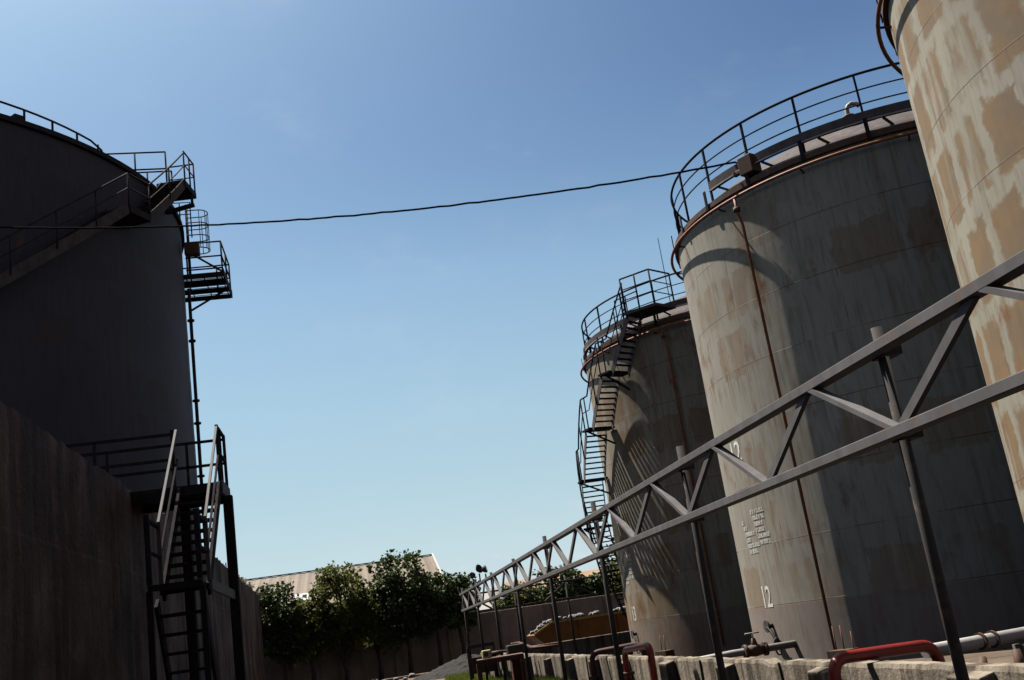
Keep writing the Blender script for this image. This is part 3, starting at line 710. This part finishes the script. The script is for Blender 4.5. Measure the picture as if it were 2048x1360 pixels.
for y in (4.35, 6.84, 9.33, 12.05, 14.5, 17.1, 19.45, 21.9, 24.65, 27.8, 30.3, 32.9, 35.4, 38.0):
    b = MB(); wd = random.uniform(.34, .44); hh = .86+random.uniform(-.03, .01); pj = .13
    b.extrude([(4.098, y, 0), (4.10-pj, y, 0), (4.10-pj, y, hh-.03), (4.098, y, hh)], (0, wd, 0))
    b.build('buttress', M['bund'], bw, bevel=.012)
for y in (5.6, 10.6, 13.4, 15.9, 20.6):
    MB().beam((4.092, y, .02), (4.092, y+random.uniform(-.12,.12), .88), .016, .022, (1,0,0)).build('joint', M['black'], bw)
cw = MB(); cw.box((13.2, 40.75, .43), 16.9, .3, .86)
tag(cw.build('bund_wall', M['bund'], org=(13.2, 40.75, 0), bevel=.02), 'low concrete cross wall behind the farthest tank, below the orange skip', 'wall')

# ------------------------------------------------------------------ pipes, valves around the bund
b = MB()
def bend(p, a, c, n=6):
    """rounded corner at p between points a and c"""
    p, a, c = Vector(p), Vector(a), Vector(c); r = .16; u = p+(a-p).normalized()*r; v = p+(c-p).normalized()*r
    return [(u*(1-t)+p*t)*(1-t) + (p*(1-t)+v*t)*t for t in [i/n for i in range(n+1)]]
def route(*P):
    out = [Vector(P[0])]
    for a, p, c in zip(P, P[1:], P[2:]): out += bend(p, a, c)
    return out + [Vector(P[-1])]
p1 = thing('fire_pipe', (3.72, 15, 0), 'red pipe bent like an upside down U in front of the bund wall', 'pipe')
MB().tube(route((3.74,15.9,0), (3.74,15.85,1.05), (3.72,14.25,1.12), (3.70,14.25,0)), .046, 12).build('pipe_run', M['red_pipe'], p1)
o = MB().tube([(3.74,15.88,.42), (3.74,15.88,.62)], .105, 12).build('valve', M['darkred'], p1)
MB().tube([(3.74,15.88,.52), (3.45,15.5,.52)], .02, 7).build('lever', M['brown_steel'], o)
for z in (.35, .70): MB().tube([(3.74,15.88,z), (3.74,15.88,z+.04)], .11, 12).build('flange', M['brown_steel'], p1)
p2 = thing('fire_pipe', (3.75, 8.6, 0), 'red pipe rising at the wall and crossing it towards the nearest tank', 'pipe')
MB().tube(route((3.75,8.65,0), (3.75,8.6,.98), (4.86,8.95,.94), (4.95,9.0,.1)), .052, 12).build('pipe_run', M['red_pipe'], p2)
p2 = thing('fire_pipe', (3.9, 18.8, 0), 'dark red pipe looping over the bund wall left of the upside down U', 'pipe')
MB().tube(route((3.86,18.9,0), (3.86,18.9,.98), (4.75,18.65,1.02), (4.85,18.6,.1)), .05, 10).build('pipe_run', M['darkred'], p2)
MB().tube([(3.86,18.9,.52), (3.86,18.9,.60)], .09, 10).build('flange', M['black'], p2)
p3 = thing('fire_pipe', (5, 33, 0), 'far dull red pipe behind the bund wall near the yellow pump', 'pipe')
MB().tube(route((4.75,36.2,.05), (4.75,36.2,1.10), (4.80,34.6,1.12), (4.85,32.2,.95), (5.6,31.6,.92)), .05, 10).build('pipe_run', M['darkred'], p3)
sv = thing('product_pipe', (6.5, 9.4, 0), 'pale grey pipe lying above the bund wall beside the nearest tank', 'pipe')
MB().tube([(4.98,9.35,.86), (6.6,9.9,.84), (8.75,10.6,.80)], .06, 14).build('pipe_run', M['silver'], sv)
for f_ in (.42, .52): MB().tube([Vector((4.98,9.35,.86)).lerp(Vector((6.6,9.9,.84)), f_), Vector((4.98,9.35,.86)).lerp(Vector((6.6,9.9,.84)), f_+.015)], .082, 14).build('strap', M['brown_steel'], sv)
MB().box((6.2, 9.7, .38), .18, .18, .76).build('pipe_support', M['bund'], sv)
sv = thing('product_pipe', (7.5, 21.5, 0), 'pale pipe with a wheel valve leading into the foot of the tank numbered 12', 'pipe')
MB().tube([(5.6,21.45,.40), (7.3,21.5,.46), (8.75,21.55,.46)], .075, 12).build('pipe_run', M['silver'], sv)
o = MB(); o.tube([(7.55,21.5,.46), (7.62,21.5,.46)], .14, 14); o.tube([(7.98,21.5,.46), (8.05,21.5,.46)], .14, 14); o.tube([(7.62,21.5,.46), (7.8,21.5,.46), (7.98,21.5,.46)], [.10,.13,.10], 14); o.tube([(7.8,21.5,.5), (7.8,21.5,.70)], [.09,.04], 10)
o = o.build('gate_valve', M['brown_steel'], sv)
MB().tube([(7.8,21.5,.66), (7.8,21.5,.80)], .016, 7).build('stem', M['silver'], o)
MB().tube([(7.8-.17,21.5-.02,.80), (7.8+.15,21.5+.02,.80)], .016, 7).build('handle', M['silver'], o)
for y, lab in ((21.0, 'three thin dark rods at the foot of the red riser pipe on the middle tank'), (32.2, 'pair of thin rods standing before the rust streaked farthest tank')):
    o = MB()
    base = TC[1] if y < 25 else TC[2]; a0 = 207.5 if y < 25 else 203.5
    for da in (0, 1.9, 4.2)[:2 if y > 25 else 3]: o.tube([pol(base, R0+.25, a0+da, 0), pol(base, R0+.22, a0+da, .75 if da != 4.2 else .62)], .014, 6)
    o.box(pol(base, R0+.3, a0+2, .15), .35, .5, .3, RAD(a0))
    tag(o.build('earth_rods', M['brown_steel'], org=pol(base, R0+.25, a0+1, 0)), lab, 'rods')
MB_ = MB(); MB_.tube([(3.75+.5*f_, 24.5-5.5*f_+.4*sin(f_*4), .07) for f_ in [i/12 for i in range(13)]], .06, 8)
tag(MB_.build('ground_pipe', M['black'], org=(4, 22, 0)), 'dark pipe lying on the ground in front of the bund wall', 'pipe')
rub = MB()
for i in range(7): 
    c_ = Vector((4.75+random.uniform(-.2,.5), 7.6+random.uniform(-.3,.3), .55+random.uniform(-.1,.2)))
    rub.tube([c_, c_+Vector((random.uniform(-.1,.1), random.uniform(-.1,.1), random.uniform(.12,.28)))], [.06,.03], 6)
rub.box((4.95, 7.6, .25), .7, .7, .5)
tag(rub.build('debris_heap', M['brown_steel'], org=(4.95, 7.6, 0)), 'small rusty heap of scrap just behind the bund wall near the grey pipe', 'scrap')

# ------------------------------------------------------------------ small yard objects at the far end of the bund
tb = thing('work_table', (2.9, 24.2, 0), 'dark red steel work table standing before the bund wall', 'table')
MB().extrude([(2.33,24.0,1.0), (3.42,24.3,1.0), (3.52,25.1,1.0), (2.43,24.8,1.0)], (0,0,.035)).build('table_top', M['tabletop'], tb)
fr = MB(); Q = [(2.36,24.03), (3.39,24.32), (3.48,25.06), (2.46,24.77)]
for p, q in zip(Q, Q[1:]+Q[:1]): fr.beam((p[0],p[1],.96), (q[0],q[1],.96), .05, .07)
fr.build('apron', M['darkred'], tb)
for p in Q: MB().beam((p[0],p[1],0), (p[0],p[1],.95), .075, .075).build('leg', M['darkred'], tb)
pm = thing('pump', (2.75, 24.45, 1.035), 'small cream yellow pump standing on the dark red table', 'pump')
b = MB(); b.box((2.62, 24.45, 1.125), .2, .2, .18); b.build('motor_body', M['yellow'], pm, bevel=.02)
MB().tube([(2.74,24.45,1.12), (3.0,24.5,1.12)], .05, 10).build('shaft_housing', M['brown_steel'], pm)
MB().tube([(2.60,24.34,1.13), (2.60,24.36,1.13)], .055, 12).build('fan_cover', M['black'], pm)
bx = thing('cap_box', (3.42, 25.4, 0), 'dark square box on a short post at the right end of the red table', 'box')
b = MB(); b.box((3.42, 25.4, 1.12), .42, .42, .22); b.build('lid', M['black'], bx, bevel=.03)
MB().box((3.42, 25.4, .5), .30, .30, 1.0).build('post', M['darkred'], bx)
fm = thing('steel_frame', (3.6, 35.5, 0), 'dark trestle frame behind the red table with a dark crossbar', 'frame')
MB().beam((3.15,35,1.22), (4.05,35.2,1.22), .1, .12).build('crossbar', M['black'], fm)
for x in (3.18, 4.02): MB().box((x, 35.1, .58), .09, .09, 1.16).build('leg', M['black'], fm)
MB().box((3.6, 35.15, .62), .78, .05, .5).build('panel', M['brown_steel'], fm)

# gravel heap
b = MB(); n = 40; vs = []; fs = []
for i in range(n+1):
    for j in range(n+1):
        x = -1+2*i/n; y = -1+2*j/n; r = math.hypot(x, y)
        h = max(0, 1-r)**.9*.85 + (.10*noise.noise(Vector((x*5, y*5, 2))) + .06*noise.noise(Vector((x*17, y*17, 2))))*(1 if r < 1 else 0)
        vs.append((4.35+x*2.6, 48.5+y*2.8, max(-.05, h-.03)))
for i in range(n):
    for j in range(n): fs.append((i*(n+1)+j, (i+1)*(n+1)+j, (i+1)*(n+1)+j+1, i*(n+1)+j+1))
b.add(vs, fs, False)
tag(b.build('gravel_pile', M['gravel'], org=(4.35, 48.5, 0)), 'low grey heap of gravel on the yard before the far wall', 'gravel heap')
# small stones lying about
for i, (x, y) in enumerate(((.6,52.5),(1.2,53),(1.6,51.6),(.2,54.0),(2.0,53.5))):
    b = MB(); r = random.uniform(.10,.18)
    b.tube([(x-r,y,r*.3),(x-r*.4,y,r*.5),(x+r*.5,y+.02,r*.45),(x+r,y,r*.3)], [r*.3,r*.75,r*.7,r*.25], 7)
    tag(b.build('stone', M['rubble'], org=(x,y,0)), 'small pale stone lying on the dirt before the far wall', 'stone', 'stones on the dirt')

# grass: one mass of blades
def grass(name, area, n, h0, h1, label, seed):
    rn = random.Random(seed); b = MB()
    for _ in range(n):
        x, y = area(rn); h = rn.uniform(h0, h1); a = rn.uniform(0, pi*2); wd = .018; lx, ly = rn.uniform(-.1,.1), rn.uniform(-.1,.1)
        b.add([(x-cos(a)*wd, y-sin(a)*wd, 0), (x+cos(a)*wd, y+sin(a)*wd, 0), (x+lx, y+ly, h)], [(0,1,2)])
    o = b.build(name, M['grass'], label=label); o['category'] = 'grass'; structure(o, 'stuff'); return o
grass('grass', lambda r: (r.uniform(2.9, 4.1), r.uniform(26, 44)), 9000, .06, .28, 'bright green grass growing in front of the bund wall and gravel heap', 1)
grass('weeds', lambda r: (r.gauss(3.75, .16), r.gauss(22.8, 1.3)), 2600, .12, .55, 'tall green weeds at the foot of the bund wall', 2)

# ------------------------------------------------------------------ boundary wall, skip, buildings
b = MB(); zt_ = 2.66
b.box((6.0, 60.15, zt_/2), 44, .3, zt_)
wall = tag(b.build('boundary_wall', M['boundary'], org=(6, 60.15, 0), bevel=.02), 'long brown rendered wall across the far end of the yard', 'wall')
for x in range(-14, 28, 3): MB().box((x+.6, 59.97, zt_/2-.02), .28, .09, zt_-.04).build('pier', M['boundary'], wall)

sk = thing('skip', (11.3, 46, 0), 'orange skip heaped with pale rubble behind the low cross wall', 'skip')
b = MB(); y0, y1 = 45.0, 47.2
b.extrude([(6.9,y0,1.18), (7.85,y0,.25), (15.4,y0,.25), (15.4,y0,1.62), (7.75,y0,1.62)], (0, y1-y0, 0)); b.build('body', M['skip'], sk, bevel=.02)
MB().box((11.6, y0-.03, 1.60), 7.7, .07, .09).build('rim', M['skiprim'], sk)
MB().beam((6.92,y0-.03,1.20), (7.76,y0-.03,1.62), .05, .08).build('sloping_rim', M['skiprim'], sk)
for x in (8.9, 10.6, 12.3, 14.0): MB().box((x, y0-.04, .92), .10, .07, 1.26).build('rib', M['skip'], sk)
b = MB(); rn = random.Random(5)
for i in range(46):
    x = rn.choice((rn.uniform(6.95, 7.8), rn.gauss(9.1, .38), rn.gauss(11.0, .2))); z = 1.62 if x > 7.75 else 1.2+(x-6.92)*.5
    y = rn.uniform(y0+.02, y0+.7); r = rn.uniform(.05, .14)
    b.tube([(x-r, y, z+.02), (x-r*.4, y+rn.uniform(-.05,.05), z+.05+r*.4), (x+r*.5, y, z+.06+r*.3), (x+r, y, z+.02)], [r*.35, r*.8, r*.75, r*.3], 6)
o = b.build('rubble', M['rubble'], sk); o['kind'] = 'stuff'

def gable_hall():
    t = thing('warehouse', (-6, 82, 0), 'large hall with a long tan metal roof rising behind the left trees', 'building')
    x0, x1 = -22.0, 5.85; ye, yr, yb = 74.6, 86.0, 97.0; ze, zr = 4.75, 8.15
    b = MB(); n = int((x1-x0)/.25); vs = []; fs = []
    for i in range(n+1):
        x = x0+(x1-x0)*i/n; d = .035 if i % 3 == 0 else 0
        vs += [(x, ye, ze+d), (x, yr, zr+d), (x, yb, ze+.2+d), (x, ye, ze+d-.06), (x, yr, zr+d-.06), (x, yb, ze+.14+d)]
    for i in range(n):
        for j in ((0,1),(1,2),(4,3),(5,4)): fs.append((i*6+j[0], (i+1)*6+j[0], (i+1)*6+j[1], i*6+j[1]))
        fs.append((i*6+3, (i+1)*6+3, (i+1)*6, i*6))
    b.add(vs, fs); rf = b.build('roof', M['hallroof'], t)
    tr = MB(); tr.beam((x1+.06, ye-.05, ze+.04), (x1+.06, yr, zr+.05), .12, .26); tr.beam((x1+.06, yr, zr+.05), (x1+.06, yb, ze+.2), .12, .26); tr.build('rake_trim', M['trim'], rf)
    MB().beam((x0, yr, zr+.07), (x1, yr, zr+.07), .4, .05).build('ridge_cap', M['brown_steel'], rf)
    f1, f2 = .22, .40
    sk_ = MB(); p = [(-4.75, f1), (-3.75, f1), (-3.75, f2), (-4.75, f2)]
    sk_.extrude([(x, ye+(yr-ye)*f, ze+(zr-ze)*f+.05) for x, f in p], (0, -.01, .03)); sk_.build('skylight', M['skylight'], rf)
    wl = MB(); wl.box(((x0+x1)/2-.15, (ye+yb)/2, 2.3), x1-x0-.5, yb-ye-.8, 4.6)
    wl.extrude([(x1-.4, ye+.4, 4.6), (x1-.4, yb-.4, 4.6), (x1-.4, yr, zr-.25)], (-.2, 0, 0))
    w_ = wl.build('wall', M['hallwall'], t)
    for x in (-18, -14, -10, -6, -2, 2):
        f_ = MB().box((x, ye+.38, 3.3), 1.4, .08, .9).build('window', M['trim'], t); MB().box((x, ye+.33, 3.3), 1.2, .03, .72).build('pane', M['pane'], f_)
    return t
gable_hall()
h = thing('house', (14.5, 77, 0), 'maroon house with a low orange tan roof behind the far wall on the right', 'building')
b = MB(); b.box((14.6, 78, 1.98), 7.6, 8.0, 3.96); b.build('wall', M['housewall'], h)
b = MB(); b.extrude([(10.3,73.3,4.0), (10.3,78.3,4.92), (10.3,83.2,4.0), (10.3,83.2,3.9), (10.3,73.3,3.9)], (8.6,0,0)); rf = b.build('roof', M['houseroof'], h)
MB().box((14.6, 73.28, 3.92), 8.66, .06, .22).build('fascia', M['housewall'], rf)
for x in (11.8, 13.6, 15.6, 17.4):
    f_ = MB().box((x, 73.97, 2.9), 1.0, .08, 1.1).build('window', M['trim'], h); MB().box((x, 73.92, 2.9), .84, .03, .94).build('pane', M['pane'], f_)
h = thing('house', (7.9, 74, 0), 'small house with a pale sheet roof, partly grey, behind the end of the truss', 'building')
b = MB(); b.box((7.6, 75, 1.5), 4.4, 6.2, 3.0); b.build('wall', M['palewall'], h)
b = MB(); b.extrude([(5.3,71.4,2.98), (5.3,75,4.25), (5.3,78.6,2.98), (5.3,78.6,2.9), (5.3,71.4,2.9)], (3.4,0,0)); b.build('roof', M['paleroof'], h)
b = MB(); b.extrude([(8.75,71.6,3.1), (8.75,75,4.5), (8.75,78.4,3.1), (8.75,78.4,3.02), (8.75,71.6,3.02)], (1.5,0,0)); b.build('roof', M['greyroof'], h)
f_ = MB().box((7.6, 71.87, 1.9), .9, .08, .9).build('window', M['trim'], h); MB().box((7.6, 71.82, 1.9), .75, .03, .75).build('pane', M['pane'], f_)
d_ = thing('satellite_dish', (9.9, 66, 0), 'white satellite dish on a pole among the bushes right of the pale house', 'satellite dish')
dn = Vector((-.55, -.75, .35)).normalized(); dc = Vector((9.62, 66, 3.55)); u_ = dn.orthogonal().normalized(); v_ = dn.cross(u_)
vs = [dc-dn*.18]; fs = []
for r_ in (1, 2, 3, 4):
    for a in range(24): vs.append(dc + (u_*cos(a*pi/12)+v_*sin(a*pi/12))*.14*r_ + dn*(-.18+.18*(r_/4)**2))
for a in range(24):
    fs.append((0, 1+a, 1+(a+1)%24))
    for r_ in range(3): fs.append((1+r_*24+a, 1+(r_+1)*24+a, 1+(r_+1)*24+(a+1)%24, 1+r_*24+(a+1)%24))
b = MB(); b.add(vs, fs, True); o = b.build('reflector', M['dish'], d_); so_ = o.modifiers.new('thick', 'SOLIDIFY'); so_.thickness = .02
MB().tube([dc-dn*.2, dc-dn*.2+Vector((0,.15,-.3)), (9.75,66.25,0)], .04, 8).build('pole', M['silver'], d_)
MB().tube([dc-v_*.5, dc+dn*.45], .015, 6).build('feed_arm', M['silver'], d_)

# ------------------------------------------------------------------ trees
def crown_mesh(seed, rx, ry, rz, clumps, leaves, lsize, holes=.25):
    rn = random.Random(seed); b = MB(); cs = []
    for i in range(clumps):
        while True:
            p = Vector((rn.uniform(-1,1), rn.uniform(-1,1), rn.uniform(-1,1)))
            if .25 < p.length < 1: break
        q = Vector((p.x*rx, p.y*ry, p.z*rz)); q *= 1 + .28*noise.noise(p*2.1+Vector((seed,0,0)))
        cs.append((q, rn.uniform(.55, 1.0)))
    for i in range(int(clumps*.34)):     # shoots that break the outline
        a = rn.uniform(0, 2*pi); e = rn.uniform(.15, 1.35)
        d = Vector((cos(a)*cos(e)*rx, sin(a)*cos(e)*ry, sin(e)*rz)); cs.append((d*rn.uniform(.98, 1.28), rn.uniform(.35, .55)))
    for q, s in cs:
        R = .30*s*(rx+rz)/2.6 + .10
        for _ in range(int(leaves*s)):
            d = Vector((rn.gauss(0,1), rn.gauss(0,1), rn.gauss(0,.75))); d = d.normalized()*R*rn.random()**.45
            p = q + d; L = lsize*rn.uniform(.7, 1.35); W = L*.36
            ax = (d.normalized()*.8 + Vector((rn.uniform(-1,1), rn.uniform(-1,1), rn.uniform(-1.0,.25)))).normalized()
            sd_ = ax.cross(Vector((rn.uniform(-1,1), rn.uniform(-1,1), rn.uniform(-1,1)))).normalized()
            nn = ax.cross(sd_)*L*.10
            b.add([p, p+ax*L*.5+sd_*W-nn, p+ax*L, p+ax*L*.5-sd_*W-nn], [(0,1,2,3)])
    return b, cs
def tree(x, y, h, base, rx, ry, seed, mat, label, name='tree', clumps=64, leaves=80, lsize=.20):
    zc = (h+base)/2; rz = (h-base)/2
    t = thing(name, (x, y, 0), label, 'tree', None)
    b, cs = crown_mesh(seed, rx, ry, rz, clumps, leaves, lsize)
    b.v = [(p[0]+x, p[1]+y, p[2]+zc) for p in b.v]
    b.build('crown', M[mat], t)
    tr = MB(); rn = random.Random(seed+99)
    tp = [(x, y, 0), (x+.05, y, base*.5), (x+rn.uniform(-.1,.1), y, base), (x+rn.uniform(-.15,.15), y, zc), (x, y, zc+rz*.6)]
    tr.tube(tp, [.15, .12, .105, .07, .03], 9)
    for q, s in cs[::7]:
        m0 = Vector(tp[2]).lerp(Vector(tp[3]), rn.random()); e_ = Vector((x,y,zc))+q*.92
        tr.tube([m0, m0.lerp(e_, .5)+Vector((0,0,-.08)), e_], [.05, .035, .012], 6)
    tr.build('trunk', M['bark'], t)
    return t
for a in (
    (-6.0, 57.8, 5.5, 1.7, 1.45, 1.3, 11, 'leaf_dark', 'dark tree at the left end of the row, half hidden by the left wall'),
    (-4.3, 57.2, 5.15, 1.5, 1.35, 1.3, 12, 'leaf_dark', 'low dark tree second in the row, just right of the left wall'),
    (-2.9, 57.6, 4.5, 1.55, 1.3, 1.2, 13, 'leaf_light', 'lower light green tree below the white skylight of the hall'),
    (-1.2, 57.0, 5.85, 1.4, 1.15, 1.3, 14, 'leaf_light', 'light green tree in the middle of the row before the hall roof'),
    (.55, 57.4, 4.8, 1.6, 1.35, 1.3, 15, 'leaf_light', 'yellowish green tree left of the tallest tree'),
    (2.1, 57.0, 6.1, 1.6, 1.45, 1.3, 16, 'leaf_dark', 'tallest dark tree standing before the right end of the hall roof'),
    (3.7, 57.4, 4.85, 1.75, 1.4, 1.3, 17, 'leaf_dark', 'dark tree just left of the end of the truss'),
    (5.0, 57.9, 4.6, 2.1, 1.15, 1.1, 18, 'leaf_dark', 'small dark tree touching the end of the truss')):
    tree(*a)
for a in (
    (9.0, 63.0, 3.9, 1.2, 1.3, 1.1, 21, 'leaf_light', 'low bush like green tree left of the satellite dish behind the wall'),
    (11.6, 63.2, 4.5, 1.3, 1.5, 1.1, 22, 'leaf_dark', 'dark bushy tree before the left part of the orange roof'),
    (13.6, 63.4, 3.8, 1.2, 1.4, 1.1, 23, 'leaf_dark', 'low dark tree before the maroon house'),
    (15.4, 63.0, 4.1, 1.2, 1.3, 1.1, 24, 'leaf_light', 'sunlit green tree under the right end of the orange roof'),
    (16.6, 65.5, 5.9, 1.3, 1.35, 1.2, 25, 'leaf_dark', 'taller dark tree seen beside the farthest tank')):
    tree(*a)

# ------------------------------------------------------------------ overhead cable
b = MB(); A = Vector(pol(CL, RL+.05, 303.0, 14.35)); B = Vector(pol(TC[1], R0-.02, 206.6, 10.80))
n = 90; P = []
for i in range(n+1):
    f_ = i/n; p = A.lerp(B, f_); p.z -= 1.3*4*f_*(1-f_)*.5 + .022*noise.noise(Vector((f_*60, 0, 0))); P.append(p)
P += [Vector(pol(TC[1], R0-.04, a, z)) for a, z in ((207.6,10.72),(208.4,10.62),(209.2,10.66),(209.8,10.80),(210.0,10.86))]
b.tube(P, .024, 7)
tag(b.build('overhead_cable', M['wire'], org=tuple(A)), 'thin black cable strung across the sky between the left tank and the tank numbered 12', 'cable')
